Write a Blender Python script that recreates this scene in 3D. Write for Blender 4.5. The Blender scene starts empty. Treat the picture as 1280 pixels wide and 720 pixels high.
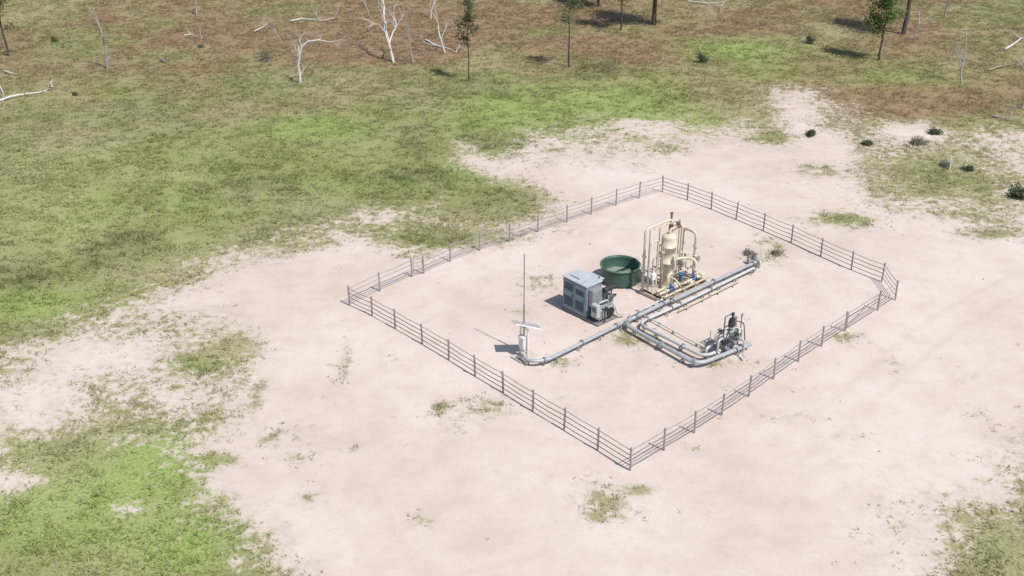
import bpy, math, random
import numpy as np
from mathutils import Vector, Matrix
C = bpy.context.scene.collection
R = math.radians
H = 33.0; F = 1383.0; PIT = R(27.5); SP = math.sin(PIT); CP = math.cos(PIT)

def at(px, py, z=0.0):
    u = px-640; v = py-360
    t = (H-z)/(F*SP+v*CP)
    return Vector((u*t, (F*CP-v*SP)*t, z))
def hgt(px, py, top):
    Y = at(px, py).y; v = top-360
    return H+Y*(v*CP+F*SP)/(v*SP-F*CP)

class MB:
    def __init__(s): s.v = []; s.f = []; s.sm = []
    def add(s, vs, fs, smooth=False):
        n = len(s.v); s.v += [tuple(p) for p in vs]
        for f in fs: s.f.append([i+n for i in f]); s.sm.append(smooth)
    def box(s, c, d, rot=None, bev=0.0):
        c = Vector(c); x, y, z = d[0]/2, d[1]/2, d[2]/2
        b = min(bev, x*.9, y*.9, z*.9)
        if b <= 0:
            vs = [Vector((i*x, j*y, k*z)) for k in (-1, 1) for j in (-1, 1) for i in (-1, 1)]
            fs = [(0,2,3,1),(4,5,7,6),(0,1,5,4),(2,6,7,3),(0,4,6,2),(1,3,7,5)]
        else:
            vs = []; idx = {}
            for k in (-1, 1):
                for j in (-1, 1):
                    for i in (-1, 1):
                        idx[i,j,k] = len(vs)
                        vs += [Vector((i*x, j*(y-b), k*(z-b))), Vector((i*(x-b), j*y, k*(z-b))), Vector((i*(x-b), j*(y-b), k*z))]
            I = lambda i,j,k,a: idx[i,j,k]+a
            fs = []
            for i in (-1, 1):
                fs.append([I(i,-1,-1,0), I(i,1,-1,0), I(i,1,1,0), I(i,-1,1,0)])
                fs.append([I(-1,i,-1,1), I(1,i,-1,1), I(1,i,1,1), I(-1,i,1,1)])
                fs.append([I(-1,-1,i,2), I(1,-1,i,2), I(1,1,i,2), I(-1,1,i,2)])
                for j in (-1, 1):
                    fs.append([I(i,j,-1,0), I(i,j,1,0), I(i,j,1,1), I(i,j,-1,1)])
                    fs.append([I(i,-1,j,0), I(i,1,j,0), I(i,1,j,2), I(i,-1,j,2)])
                    fs.append([I(-1,i,j,1), I(1,i,j,1), I(1,i,j,2), I(-1,i,j,2)])
                    for k in (-1, 1): fs.append([I(i,j,k,0), I(i,j,k,1), I(i,j,k,2)])
        if rot is not None: vs = [rot @ p for p in vs]
        s.add([p+c for p in vs], fs); return s
    def tube(s, pts, rad, n=8, cap=True):
        pts = [Vector(p) for p in pts]
        if not hasattr(rad, '__len__'): rad = [rad]*len(pts)
        vs = []; fs = []; prev = None
        for i, p in enumerate(pts):
            a = pts[max(i-1, 0)]; b = pts[min(i+1, len(pts)-1)]
            t = (b-a).normalized() if (b-a).length > 1e-9 else Vector((0,0,1))
            if prev is None:
                q = Vector((0,0,1)) if abs(t.z) < .9 else Vector((1,0,0))
                nx = t.cross(q).normalized()
            else:
                nx = prev - t*prev.dot(t)
                nx = nx.normalized() if nx.length > 1e-6 else t.orthogonal().normalized()
            prev = nx; ny = t.cross(nx)
            for k in range(n):
                an = 2*math.pi*k/n
                vs.append(p+(nx*math.cos(an)+ny*math.sin(an))*rad[i])
        for i in range(len(pts)-1):
            for k in range(n):
                k2 = (k+1) % n
                fs.append((i*n+k, i*n+k2, (i+1)*n+k2, (i+1)*n+k))
        s.add(vs, fs, True)
        if cap:
            s.add([vs[k] for k in range(n)], [tuple(range(n))[::-1]])
            s.add([vs[len(vs)-n+k] for k in range(n)], [tuple(range(n))])
        return s
    def lathe(s, prof, c=(0,0,0), n=28, axis=None, smooth=True):
        c = Vector(c); vs = []; fs = []
        q = Vector((0,0,1)).rotation_difference(Vector(axis).normalized()) if axis is not None else None
        for r, z in prof:
            for k in range(n):
                a = 2*math.pi*k/n; p = Vector((r*math.cos(a), r*math.sin(a), z))
                if q: p = q @ p
                vs.append(p+c)
        for i in range(len(prof)-1):
            for k in range(n):
                k2 = (k+1) % n
                fs.append((i*n+k, i*n+k2, (i+1)*n+k2, (i+1)*n+k))
        s.add(vs, fs, smooth); return s
    def disc(s, c, r, h, axis=(0,0,1), n=16):
        return s.lathe([(0.001,-h/2),(r,-h/2),(r,h/2),(0.001,h/2)], c, n, axis, False)
    def wheel(s, c, r, axis, t=.02):
        c = Vector(c); ax = Vector(axis).normalized(); u = ax.orthogonal().normalized(); w = ax.cross(u)
        pts = [c+(u*math.cos(a)+w*math.sin(a))*r for a in [2*math.pi*k/14 for k in range(15)]]
        s.tube(pts, t, 6, False)
        for k in range(3):
            a = math.pi*k/3; d = (u*math.cos(a)+w*math.sin(a))*r
            s.tube([c-d, c+d], t*.7, 5)
        return s
    def build(s, name, m, parent=None, label=None):
        me = bpy.data.meshes.new(name); me.from_pydata(s.v, [], s.f)
        me.polygons.foreach_set('use_smooth', s.sm); me.update()
        o = bpy.data.objects.new(name, me); C.objects.link(o)
        me.materials.append(m)
        if parent is not None: o.parent = parent
        if label: o['label'] = label
        return o

def fillet(pts, r, n=5):
    pts = [Vector(p) for p in pts]; out = [pts[0]]
    for i in range(1, len(pts)-1):
        a, b, c = pts[i-1], pts[i], pts[i+1]
        d1 = (a-b); d2 = (c-b); rr = min(r, d1.length*.48, d2.length*.48)
        p1 = b+d1.normalized()*rr; p2 = b+d2.normalized()*rr
        for k in range(n+1):
            t = k/n
            out.append(p1*(1-t)**2+b*2*t*(1-t)+p2*t*t)
    out.append(pts[-1]); return out

def thing(name, label, cat, loc=(0,0,0), rz=0, group=None):
    o = bpy.data.objects.new(name, None); C.objects.link(o); o.empty_display_size = .3
    o.location = loc; o.rotation_euler = (0,0,rz); o['label'] = label; o['category'] = cat
    if group: o['group'] = group
    return o
def tag(o, label, cat, group=None, kind=None):
    o['label'] = label; o['category'] = cat
    if group: o['group'] = group
    if kind: o['kind'] = kind
    return o

# ------------------------------------------------------------ materials
def mat(name, col, rough=.6, metal=0.0, col2=None, scale=6.0, amt=.5, bump=.0):
    m = bpy.data.materials.new(name); m.use_nodes = True; nt = m.node_tree; b = nt.nodes['Principled BSDF']
    b.inputs['Roughness'].default_value = rough; b.inputs['Metallic'].default_value = metal
    tc = nt.nodes.new('ShaderNodeTexCoord'); nz = nt.nodes.new('ShaderNodeTexNoise')
    nz.inputs['Scale'].default_value = scale; nz.inputs['Detail'].default_value = 6; nz.inputs['Roughness'].default_value = .65
    nt.links.new(tc.outputs['Object'], nz.inputs['Vector'])
    rp = nt.nodes.new('ShaderNodeValToRGB'); rp.color_ramp.elements[0].position = .5-.25*(1-amt)-.1; rp.color_ramp.elements[1].position = .68
    c2 = col2 or tuple(c*.6 for c in col)
    rp.color_ramp.elements[0].color = (*c2, 1); rp.color_ramp.elements[1].color = (*col, 1)
    nt.links.new(nz.outputs['Fac'], rp.inputs['Fac']); nt.links.new(rp.outputs['Color'], b.inputs['Base Color'])
    if bump:
        bp = nt.nodes.new('ShaderNodeBump'); bp.inputs['Strength'].default_value = bump; bp.inputs['Distance'].default_value = .02
        nt.links.new(nz.outputs['Fac'], bp.inputs['Height']); nt.links.new(bp.outputs['Normal'], b.inputs['Normal'])
    return m
M = dict(
 steel=mat('fence_steel', (.42,.395,.385), .5, .15, (.23,.19,.17), 9),
 cream=mat('cream_paint', (.66,.60,.47), .5, 0, (.50,.43,.31), 3),
 creamd=mat('cream_paint_dusty', (.56,.495,.385), .6, 0, (.40,.335,.245), 7),
 pipe=mat('grey_pipe_paint', (.43,.455,.47), .45, .1, (.30,.31,.32), 4),
 pipel=mat('pale_pipe_paint', (.58,.585,.565), .5, .05, (.40,.39,.37), 4),
 flange=mat('flange_steel', (.30,.31,.32), .5, .3, (.17,.16,.15), 12),
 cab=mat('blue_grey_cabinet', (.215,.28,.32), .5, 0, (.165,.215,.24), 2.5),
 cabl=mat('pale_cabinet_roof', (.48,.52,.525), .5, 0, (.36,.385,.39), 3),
 louv=mat('louvre_grey', (.12,.16,.18), .6, 0, (.08,.10,.115), 8),
 dark=mat('dark_machinery', (.055,.055,.058), .5, .2, (.03,.028,.026), 9),
 mech=mat('machinery_grey', (.38,.41,.42), .5, .2, (.18,.18,.18), 7),
 green=mat('green_poly', (.05,.105,.075), .45, 0, (.035,.08,.055), 2),
 greenl=mat('green_poly_lip', (.11,.19,.145), .4, 0, (.07,.14,.105), 3),
 water=mat('tank_water', (.26,.31,.25), .2, 0, (.16,.20,.16), 1.6),
 white=mat('white_paint', (.78,.78,.76), .5, 0, (.62,.60,.56), 4),
 solar=mat('solar_glass_glare', (.34,.37,.42), .15, .1, (.26,.29,.33), 5),  # pale grey-blue has the sun glare on the panel mixed into its colour
 brown=mat('rusty_valve', (.30,.15,.06), .6, .1, (.15,.08,.04), 12),
 blue=mat('blue_valve', (.08,.17,.34), .45, 0, (.05,.10,.21), 9),
 conc=mat('concrete', (.54,.48,.42), .9, 0, (.42,.37,.32), 5, .5, .3),
 bark=mat('dark_bark', (.12,.10,.08), .9, 0, (.06,.048,.04), 8, .5, .5),
 dead=mat('bleached_dead_wood', (.70,.67,.64), .85, 0, (.42,.385,.35), 6, .5, .5),
 deadg=mat('grey_dead_wood', (.46,.425,.40), .9, 0, (.24,.21,.19), 6, .5, .5),
)
def leafmat(name, c1, c2, sc=1.2):
    m = bpy.data.materials.new(name); m.use_nodes = True; nt = m.node_tree; nt.nodes.clear()
    out = nt.nodes.new('ShaderNodeOutputMaterial'); d = nt.nodes.new('ShaderNodeBsdfDiffuse'); t = nt.nodes.new('ShaderNodeBsdfTranslucent'); mx = nt.nodes.new('ShaderNodeMixShader')
    mx.inputs[0].default_value = .3
    tc = nt.nodes.new('ShaderNodeTexCoord'); nz = nt.nodes.new('ShaderNodeTexNoise'); nz.inputs['Scale'].default_value = sc; nz.inputs['Detail'].default_value = 4
    rp = nt.nodes.new('ShaderNodeValToRGB'); rp.color_ramp.elements[0].position = .35; rp.color_ramp.elements[1].position = .65
    rp.color_ramp.elements[0].color = (*c1,1); rp.color_ramp.elements[1].color = (*c2,1)
    nt.links.new(tc.outputs['Object'], nz.inputs['Vector']); nt.links.new(nz.outputs['Fac'], rp.inputs['Fac'])
    nt.links.new(rp.outputs['Color'], d.inputs['Color']); nt.links.new(rp.outputs['Color'], t.inputs['Color'])
    nt.links.new(d.outputs[0], mx.inputs[1]); nt.links.new(t.outputs[0], mx.inputs[2]); nt.links.new(mx.outputs[0], out.inputs[0])
    return m
M['leaf'] = leafmat('gum_leaf', (.10,.13,.055), (.19,.235,.10))
M['leafg'] = leafmat('fresh_leaf', (.10,.14,.05), (.20,.26,.095))
M['leafd'] = leafmat('dark_leaf', (.055,.072,.042), (.115,.135,.075))
M['leafs'] = leafmat('grey_shrub_leaf', (.15,.15,.11), (.29,.275,.20))

# ------------------------------------------------------------ fields on the ground (all in world metres)
rs = np.random.RandomState(7); TAB = rs.rand(256, 256)
def vn(x, y, sd=0):
    x = x+sd*17.31; y = y+sd*9.77
    xi = np.floor(x).astype(int); yi = np.floor(y).astype(int); fx = x-xi; fy = y-yi
    fx = fx*fx*(3-2*fx); fy = fy*fy*(3-2*fy)
    a = TAB[xi & 255, yi & 255]; b = TAB[(xi+1) & 255, yi & 255]; c = TAB[xi & 255, (yi+1) & 255]; d = TAB[(xi+1) & 255, (yi+1) & 255]
    return (a*(1-fx)+b*fx)*(1-fy)+(c*(1-fx)+d*fx)*fy
def fbm(x, y, sc, oct=4, sd=0):
    s = 0; a = .5; tot = 0
    for o in range(oct):
        s = s+a*vn(x/sc*2**o, y/sc*2**o, sd+o*3); tot += a; a *= .55
    return s/tot
def sdpoly(x, y, P):
    d = np.full(x.shape, 1e9); ins = np.zeros(x.shape, bool); n = len(P)
    for i in range(n):
        ax, ay = P[i]; bx, by = P[(i+1) % n]; ex, ey = bx-ax, by-ay
        t = np.clip(((x-ax)*ex+(y-ay)*ey)/(ex*ex+ey*ey+1e-12), 0, 1)
        d = np.minimum(d, (x-ax-t*ex)**2+(y-ay-t*ey)**2)
        if ay != by:
            c = ((ay > y) != (by > y)) & (x < (bx-ax)*(y-ay)/(by-ay)+ax); ins ^= c
    d = np.sqrt(d); return np.where(ins, d, -d)
def W(pl): return [tuple(at(a, b).xy) for a, b in pl]
CORE = W([(430,900),(325,740),(285,660),(240,600),(232,570),(255,520),(285,480),(300,450),(310,425),(270,408),(220,400),(182,385),(225,352),(310,326),(390,304),(450,305),(500,318),(540,312),(610,290),(660,268),(670,250),(640,232),(600,214),(640,203),(690,205),(740,202),(800,205),(850,186),(910,174),(962,178),(950,150),(948,125),(985,115),(1035,126),(1055,155),(1078,185),(1098,215),(1098,245),(1160,260),(1230,268),(1300,278),(1500,290),(1500,500),(1300,552),(1240,606),(1200,656),(1176,740),(1150,900)])
SPARSE = W([(-60,640),(-60,430),(90,395),(180,355),(330,292),(450,254),(560,226),(590,186),(700,162),(800,140),(920,150),(935,100),(1050,102),(1120,150),(1280,160),(1450,190),(1450,620),(1180,660),(1150,800),(350,800),(255,690),(225,610),(200,540),(120,505),(0,545)])
def blob(x, y, px, py, rx, ry):
    c = at(px, py); ex = (at(px+rx, py)-c).length; ey = (at(px, py-ry*.5)-at(px, py+ry*.5)).length
    q = ((x-c.x)/ex)**2+((y-c.y)/ey)**2
    return np.exp(-q*1.1)
GRASSB = [(600,256,55,30,.50),(520,296,50,12,.40),(565,300,35,10,.4),(640,246,34,14,.4),(1050,275,50,12,.85),(1030,215,40,11,.6),(975,172,35,8,.5),(676,356,28,14,.95),(790,424,40,12,.62),(705,452,24,9,.68),(905,455,50,8,.5),(556,512,26,18,.50),(612,510,46,15,.45),(350,545,34,16,.60),(372,572,34,9,.4),(275,575,30,12,.5),(760,625,36,26,.48),(800,612,22,8,.5),(740,648,20,10,.4),(1235,292,45,8,.5),(970,318,34,16,.5),(250,452,50,16,.5),(290,430,30,12,.3),(120,480,90,12,.15),(905,520,14,6,.4),(905,485,10,5,.5),(1180,215,90,32,.3),(1055,422,26,7,.45),(960,300,20,8,.35),(530,650,24,12,.35),(430,462,12,30,.36),(320,500,14,30,.42),(1120,455,14,10,.35),(985,520,40,8,.33),(650,390,14,6,.4),(1212,470,26,10,.28),(1090,630,26,12,.3),(880,640,30,8,.25),(573,541,12,8,.5),(390,620,20,14,.3),(1225,520,20,14,.32),(440,560,20,8,.3),(1060,545,24,8,.25),(690,600,14,6,.25),(870,560,20,6,.3),(700,500,16,6,.3),(500,450,14,6,.25)]
SANDB = [(10,604,40,20,.6),(155,640,22,10,.45),(70,705,10,4,.4),(30,490,80,18,.25),(130,450,90,20,.2),(720,215,70,22,.35),(610,207,40,10,.45),(450,325,50,14,.4),(640,282,50,8,.3),(1140,166,34,7,.4),(1010,125,40,12,.2),(300,700,20,12,.2),(50,600,30,10,.3),(480,265,40,8,.2)]
def fields(x, y):
    w1 = fbm(x, y, 9, 4, 1)-.5; w2 = fbm(x, y, 2.4, 4, 5)-.5; w3 = fbm(x, y, .8, 3, 9)-.5
    sdc = sdpoly(x, y, CORE)
    sd = sdc+w1*6.0+w2*4.0+w3*1.5
    s1 = np.clip(.42+sd/6.0, 0, 1)
    s2 = np.clip(.5+(sdpoly(x, y, SPARSE)+w1*8+w2*3)/6, 0, 1)*(.54+.6*w2+.4*w1+.3*w3)
    s = np.maximum(s1, s2)
    for b in GRASSB: s = s-blob(x, y, *b[:4])*b[4]*np.clip(1+2.4*w2+1.8*w3, .4, 1.8)
    for b in SANDB: s = s+blob(x, y, *b[:4])*b[4]
    s = np.clip(s, 0, 1)
    g = np.zeros(x.shape)
    for b in [(720,122,140,28,1),(620,150,130,26,.6),(850,160,80,20,.6),(800,190,50,10,.5),(590,215,60,12,.3),(200,575,80,34,.9),(110,640,190,60,1.0),(30,380,90,22,.9),(10,560,40,20,.4),(400,160,70,16,.9),(300,205,240,30,.5),(150,250,200,25,.4),(1050,278,70,14,.7),(930,62,80,16,.8),(1060,95,190,16,.5),(500,235,110,16,.4),(240,460,60,14,.4),(230,690,70,30,.7),(90,290,180,40,.45),(1240,160,80,20,.2),(150,110,160,20,.2)]:
        g = g+blob(x, y, *b[:4])*b[4]
    g = np.clip(g*(.35+1.3*fbm(x, y, 9, 4, 11)), 0, 1.1)
    r = np.clip((y-94)/26, 0, 1)*.75
    for b in [(1130,120,200,35,.7),(60,30,120,30,.4),(420,35,200,25,.4),(800,50,140,20,.3),(620,25,120,14,.5),(420,120,80,14,.3)]:
        r = r+blob(x, y, *b[:4])*b[4]
    r = np.clip(r*np.clip((fbm(x, y, 10, 4, 21)-.24)*3.2, .1, 1.4)*(1-.75*np.clip(g, 0, 1)), 0, .9)
    dk = np.zeros(x.shape)
    for b in [(580,185,110,26,.8),(100,345,120,20,.9),(350,240,160,26,.5),(510,215,90,18,.8),(640,110,80,14,.6),(800,85,90,16,.5),(240,300,160,18,.6),(20,470,40,14,.3),(1150,185,90,14,.5),(220,465,60,12,.5),(590,300,60,6,.4)]:
        dk = dk+blob(x, y, *b[:4])*b[4]
    dk = np.clip((dk+.15)*np.clip((fbm(x*1.0, y*.8, 3.6, 3, 31)-.36)*3.5, 0, 1.3), 0, 1)
    return s, g, r, dk, np.clip(sdc/3, 0, 1)
OLIVE = np.array([.265,.265,.115]); STRAW = np.array([.39,.35,.205]); VIV = np.array([.285,.385,.105]); RED = np.array([.30,.20,.125]); DK = np.array([.145,.155,.075]); DRY = np.array([.36,.33,.20])
def gcol(x, y, g, r, dk, ci):
    st = np.clip((fbm(x, y, 4.5, 4, 41)-.38)*2.0, 0, .9)[..., None]
    c = OLIVE*(1-st)+STRAW*st
    c = c*(1-r[..., None])+RED*r[..., None]
    gg = np.clip(g, 0, 1)[..., None]*.8; c = c*(1-gg)+VIV*gg
    d = dk[..., None]*.6; c = c*(1-d)+DK*d
    k = (ci*.7*(1-.7*np.clip(g, 0, 1)))[..., None]; return c*(1-k)+DRY*k

# ------------------------------------------------------------ ground sheet
def axis(lo, hi, st, far):
    mid = np.arange(lo, hi+st*.5, st); g = []; d = st
    x = hi
    while x < far: d *= 1.35; x += d; g.append(x)
    h = []; x = lo; d = st
    while x > -far: d *= 1.35; x -= d; h.append(x)
    return np.array(h[::-1]+list(mid)+g)
xs = axis(-74, 74, .24, 3000); ys = axis(30, 156, .24, 3000)
GX, GY = np.meshgrid(xs, ys); nx_, ny_ = len(xs), len(ys)
fx = GX.ravel(); fy = GY.ravel()
S, Gn, Rd, Dk, Ci = fields(fx, fy); Cc = gcol(fx, fy, Gn, Rd, Dk, Ci)
TR = np.zeros(fx.shape)
def track(pl, gap=.9, w=.22, a=1.0):
    global TR
    P = [at(*p).xy for p in pl]; P = [Vector((p.x, p.y, 0)) for p in P]; P = fillet(P, 9, 8)
    for sg in (-1, 1):
        d = np.full(fx.shape, 1e9)
        for i in range(len(P)-1):
            e = (P[i+1]-P[i]); n = Vector((-e.y, e.x, 0)).normalized()*gap*sg
            ax, ay = P[i].x+n.x, P[i].y+n.y
            t = np.clip(((fx-ax)*e.x+(fy-ay)*e.y)/max(e.length_squared, 1e-9), 0, 1)
            d = np.minimum(d, (fx-ax-t*e.x)**2+(fy-ay-t*e.y)**2)
        TR = np.maximum(TR, np.exp(-d/(w*w))*a)
track([(520,760),(430,600),(400,470),(500,400),(640,350),(830,222),(1100,200)], a=.7)
track([(560,740),(760,690),(1000,560),(1180,400),(1300,340)], a=.9)
track([(700,760),(900,680),(1100,560),(1300,470)], a=.6)
track([(330,700),(300,560),(330,440),(420,350)], a=.6)
track([(1300,330),(1140,300),(1000,240),(900,180)], a=.6)
TR *= np.clip(.1+2.4*(fbm(fx, fy, 5, 3, 51)-.3), 0, 1)
me = bpy.data.meshes.new('ground')
co = np.stack([fx, fy, fx*0], 1)
me.vertices.add(len(fx)); me.vertices.foreach_set('co', co.ravel())
ii = (np.arange(ny_-1)[:, None]*nx_+np.arange(nx_-1)[None, :]).ravel()
q = np.stack([ii, ii+1, ii+nx_+1, ii+nx_], 1)
me.loops.add(q.size); me.loops.foreach_set('vertex_index', q.ravel().astype(np.int32))
me.polygons.add(len(q)); me.polygons.foreach_set('loop_start', (np.arange(len(q))*4).astype(np.int32))
me.update(calc_edges=True)
a_ = me.attributes.new('sand', 'FLOAT', 'POINT'); a_.data.foreach_set('value', S.astype(np.float32))
a_ = me.attributes.new('track', 'FLOAT', 'POINT'); a_.data.foreach_set('value', np.clip(TR, 0, 1).astype(np.float32))
a_ = me.attributes.new('grass_tint', 'FLOAT_COLOR', 'POINT'); a_.data.foreach_set('color', np.concatenate([Cc, np.ones((len(Cc), 1))], 1).astype(np.float32).ravel())
ground = bpy.data.objects.new('ground', me); C.objects.link(ground)
tag(ground, 'bare pale pink sand pad ringed by green and brown pasture', 'ground', kind='structure')

gm = bpy.data.materials.new('sand_and_pasture'); gm.use_nodes = True; nt = gm.node_tree; N = nt.nodes; Lk = nt.links
b = N['Principled BSDF']; b.inputs['Roughness'].default_value = .95; b.inputs['Specular IOR Level'].default_value = .1
tc = N.new('ShaderNodeTexCoord')
def noise(sc, det=6, ro=.6, dist=0):
    n = N.new('ShaderNodeTexNoise'); n.inputs['Scale'].default_value = sc; n.inputs['Detail'].default_value = det; n.inputs['Roughness'].default_value = ro; n.inputs['Distortion'].default_value = dist
    Lk.new(tc.outputs['Object'], n.inputs['Vector']); return n.outputs['Fac']
def math_(op, a, b_=None, c_=None, cl=False):
    n = N.new('ShaderNodeMath'); n.operation = op; n.use_clamp = cl
    for i, v in enumerate((a, b_, c_)):
        if v is None: continue
        if isinstance(v, (int, float)): n.inputs[i].default_value = v
        else: Lk.new(v, n.inputs[i])
    return n.outputs[0]
def mapr(v, a, b_, c_=0, d_=1):
    n = N.new('ShaderNodeMapRange'); n.interpolation_type = 'SMOOTHSTEP'; Lk.new(v, n.inputs['Value'])
    for k, val in zip(('From Min','From Max','To Min','To Max'), (a, b_, c_, d_)): n.inputs[k].default_value = val
    return n.outputs['Result']
def mix(f, a, b_, mode='MIX'):
    n = N.new('ShaderNodeMix'); n.data_type = 'RGBA'; n.blend_type = mode
    if isinstance(f, (int, float)): n.inputs[0].default_value = f
    else: Lk.new(f, n.inputs[0])
    for i, v in ((6, a), (7, b_)):
        if isinstance(v, tuple): n.inputs[i].default_value = (*v, 1)
        else: Lk.new(v, n.inputs[i])
    return n.outputs[2]
def attr(nm, o='Fac'):
    n = N.new('ShaderNodeAttribute'); n.attribute_name = nm; return n.outputs[o]
sA = attr('sand'); tA = attr('track'); gA = attr('grass_tint', 'Color')
n_big = noise(.07, 5, .55); n_mid = noise(.5, 7, .62); n_fine = noise(5.5, 6, .7); n_vf = noise(19, 4, .7)
edge = math_('ADD', math_('MULTIPLY', math_('SUBTRACT', noise(1.7, 9, .78), .5), 2.3), sA)
mask = mapr(edge, .30, .66)
sand = mix(mapr(n_big, .35, .65), (.555,.452,.388), (.625,.53,.468))
sand = mix(math_('MULTIPLY', mapr(n_mid, .42, .66), .30), sand, (.69,.60,.54))
sand = mix(math_('MULTIPLY', mapr(n_mid, .48, .34), .25), sand, (.50,.395,.33))
sand = mix(math_('MULTIPLY', mapr(n_fine, .50, .33), .20), sand, (.46,.365,.30))
sand = mix(math_('MULTIPLY', tA, .32), sand, (.49,.39,.33))
spk = mapr(noise(7.5, 3, .5), .70, .78)
sand = mix(math_('MULTIPLY', spk, .45), sand, (.32,.27,.20))
sand = mix(math_('MULTIPLY', mapr(edge, 1.0, .55), .40), sand, (.44,.385,.29))
gr = mix(mapr(n_fine, .34, .66), mix(1.0, gA, (.72,.70,.72), 'MULTIPLY'), mix(1.0, gA, (1.15,1.15,1.15), 'MULTIPLY'))
gr = mix(math_('MULTIPLY', mapr(n_vf, .5, .35), .25), gr, (.17,.15,.09))
gr = mix(math_('MULTIPLY', mapr(noise(.9, 6, .7), .54, .70), .25), gr, (.42,.36,.26))
col = mix(mask, gr, sand)
Lk.new(col, b.inputs['Base Color'])
bp = N.new('ShaderNodeBump'); bp.inputs['Strength'].default_value = .3; bp.inputs['Distance'].default_value = .10
hh = math_('ADD', math_('MULTIPLY', n_fine, .5), math_('MULTIPLY', n_mid, .8)); hh = math_('SUBTRACT', hh, math_('MULTIPLY', tA, .3))
Lk.new(hh, bp.inputs['Height']); Lk.new(bp.outputs['Normal'], b.inputs['Normal'])
me.materials.append(gm)

# ------------------------------------------------------------ grass tussocks: nobody could count them
def tuft_mesh(name, x, y, hh, rad, col, K, wd, seed):
    r = np.random.RandomState(seed); n = len(x)
    X = np.repeat(x, K); Y = np.repeat(y, K); Hh = np.repeat(hh, K)*r.uniform(.6, 1.15, n*K); Rr = np.repeat(rad, K)
    an = r.uniform(0, 2*np.pi, n*K); rr = Rr*np.sqrt(r.rand(n*K))*.7
    bx = X+np.cos(an)*rr; by = Y+np.sin(an)*rr
    ln = r.uniform(.35, 1.4, n*K)*Rr
    tx = bx+np.cos(an)*ln; ty = by+np.sin(an)*ln
    pa = an+np.pi/2+r.uniform(-.7, .7, n*K); w = np.repeat(wd, K)*r.uniform(.6, 1.3, n*K)
    dx = np.cos(pa)*w; dy = np.sin(pa)*w
    V = np.stack([np.stack([bx-dx, by-dy, np.full_like(bx, -.01)], 1), np.stack([bx+dx, by+dy, np.full_like(bx, -.01)], 1), np.stack([tx, ty, Hh], 1)], 1).reshape(-1, 3)
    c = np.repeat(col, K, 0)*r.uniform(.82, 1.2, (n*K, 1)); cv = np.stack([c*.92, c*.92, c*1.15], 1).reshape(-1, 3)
    m = bpy.data.meshes.new(name); m.vertices.add(len(V)); m.vertices.foreach_set('co', V.ravel())
    m.loops.add(len(V)); m.loops.foreach_set('vertex_index', np.arange(len(V), dtype=np.int32))
    m.polygons.add(len(V)//3); m.polygons.foreach_set('loop_start', (np.arange(len(V)//3)*3).astype(np.int32))
    m.update(calc_edges=True)
    a = m.attributes.new('blade_tint', 'FLOAT_COLOR', 'POINT'); a.data.foreach_set('color', np.concatenate([cv, np.ones((len(cv), 1))], 1).astype(np.float32).ravel())
    o = bpy.data.objects.new(name, m); C.objects.link(o); return o
bm_ = bpy.data.materials.new('grass_blade'); bm_.use_nodes = True; nt2 = bm_.node_tree; nt2.nodes.clear()
o_ = nt2.nodes.new('ShaderNodeOutputMaterial'); d_ = nt2.nodes.new('ShaderNodeBsdfDiffuse'); t_ = nt2.nodes.new('ShaderNodeBsdfTranslucent'); m_ = nt2.nodes.new('ShaderNodeMixShader'); m_.inputs[0].default_value = .38
a_ = nt2.nodes.new('ShaderNodeAttribute'); a_.attribute_name = 'blade_tint'
nt2.links.new(a_.outputs['Color'], d_.inputs['Color']); nt2.links.new(a_.outputs['Color'], t_.inputs['Color'])
nt2.links.new(d_.outputs[0], m_.inputs[1]); nt2.links.new(t_.outputs[0], m_.inputs[2]); nt2.links.new(m_.outputs[0], o_.inputs[0])
r = np.random.RandomState(3); n0 = 300000
yy = r.uniform(33, 156, n0); xx = r.uniform(-1, 1, n0)*80
k = np.abs(xx) < .5*yy+5; xx = xx[k]; yy = yy[k]
s, g, rd, dk, ci = fields(xx, yy)
clump = fbm(xx, yy, 1.3, 3, 71)
p = np.clip(1.10-1.45*s, 0, 1)*np.clip((clump-.30)*4.0, .2, 1)
p = np.where(s > .75, 0, p)
k = r.rand(len(xx)) < p; xx, yy, s, g, rd, dk, ci = [q_[k] for q_ in (xx, yy, s, g, rd, dk, ci)]
cg = gcol(xx, yy, g, rd, dk, ci)
dry = (r.rand(len(xx)) < .2+.3*(s > .3))[:, None]; cg = np.where(dry, cg*.5+STRAW*.5, cg)*r.uniform(.8, 1.4, (len(xx), 1))
hh = (.10+.18*r.rand(len(xx))**2+.18*dk)*(1-.6*s)
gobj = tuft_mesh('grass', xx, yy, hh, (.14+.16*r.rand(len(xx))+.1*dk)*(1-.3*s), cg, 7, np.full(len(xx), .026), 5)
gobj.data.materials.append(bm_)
tag(gobj, 'green, olive and straw tussock grass around the bare sandy pad', 'grass', kind='stuff')
n1 = 70000; yy = r.uniform(33, 120, n1); xx = r.uniform(-1, 1, n1)*60
k = np.abs(xx) < .5*yy+4; xx = xx[k]; yy = yy[k]; s, g, rd, dk, ci = fields(xx, yy)
pp = np.where(s > .97, .010, np.clip((1.05-s)*1.5, 0, .8)); pp = pp*np.clip((fbm(xx, yy, 1.6, 3, 81)-.38)*5, 0, 1)
k = (r.rand(len(xx)) < pp) & (s > .3); xx = xx[k]; yy = yy[k]; g = g[k]
cw = np.where((r.rand(len(xx)) < .65)[:, None], np.array([.38,.32,.21]), np.array([.23,.25,.115]))*r.uniform(.6, 1.2, (len(xx), 1))
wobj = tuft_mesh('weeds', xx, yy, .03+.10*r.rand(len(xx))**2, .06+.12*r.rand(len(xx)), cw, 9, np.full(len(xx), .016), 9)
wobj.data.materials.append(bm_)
tag(wobj, 'low dry weeds and runners scattered thinly over the pale sand', 'weeds', kind='stuff')

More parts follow.
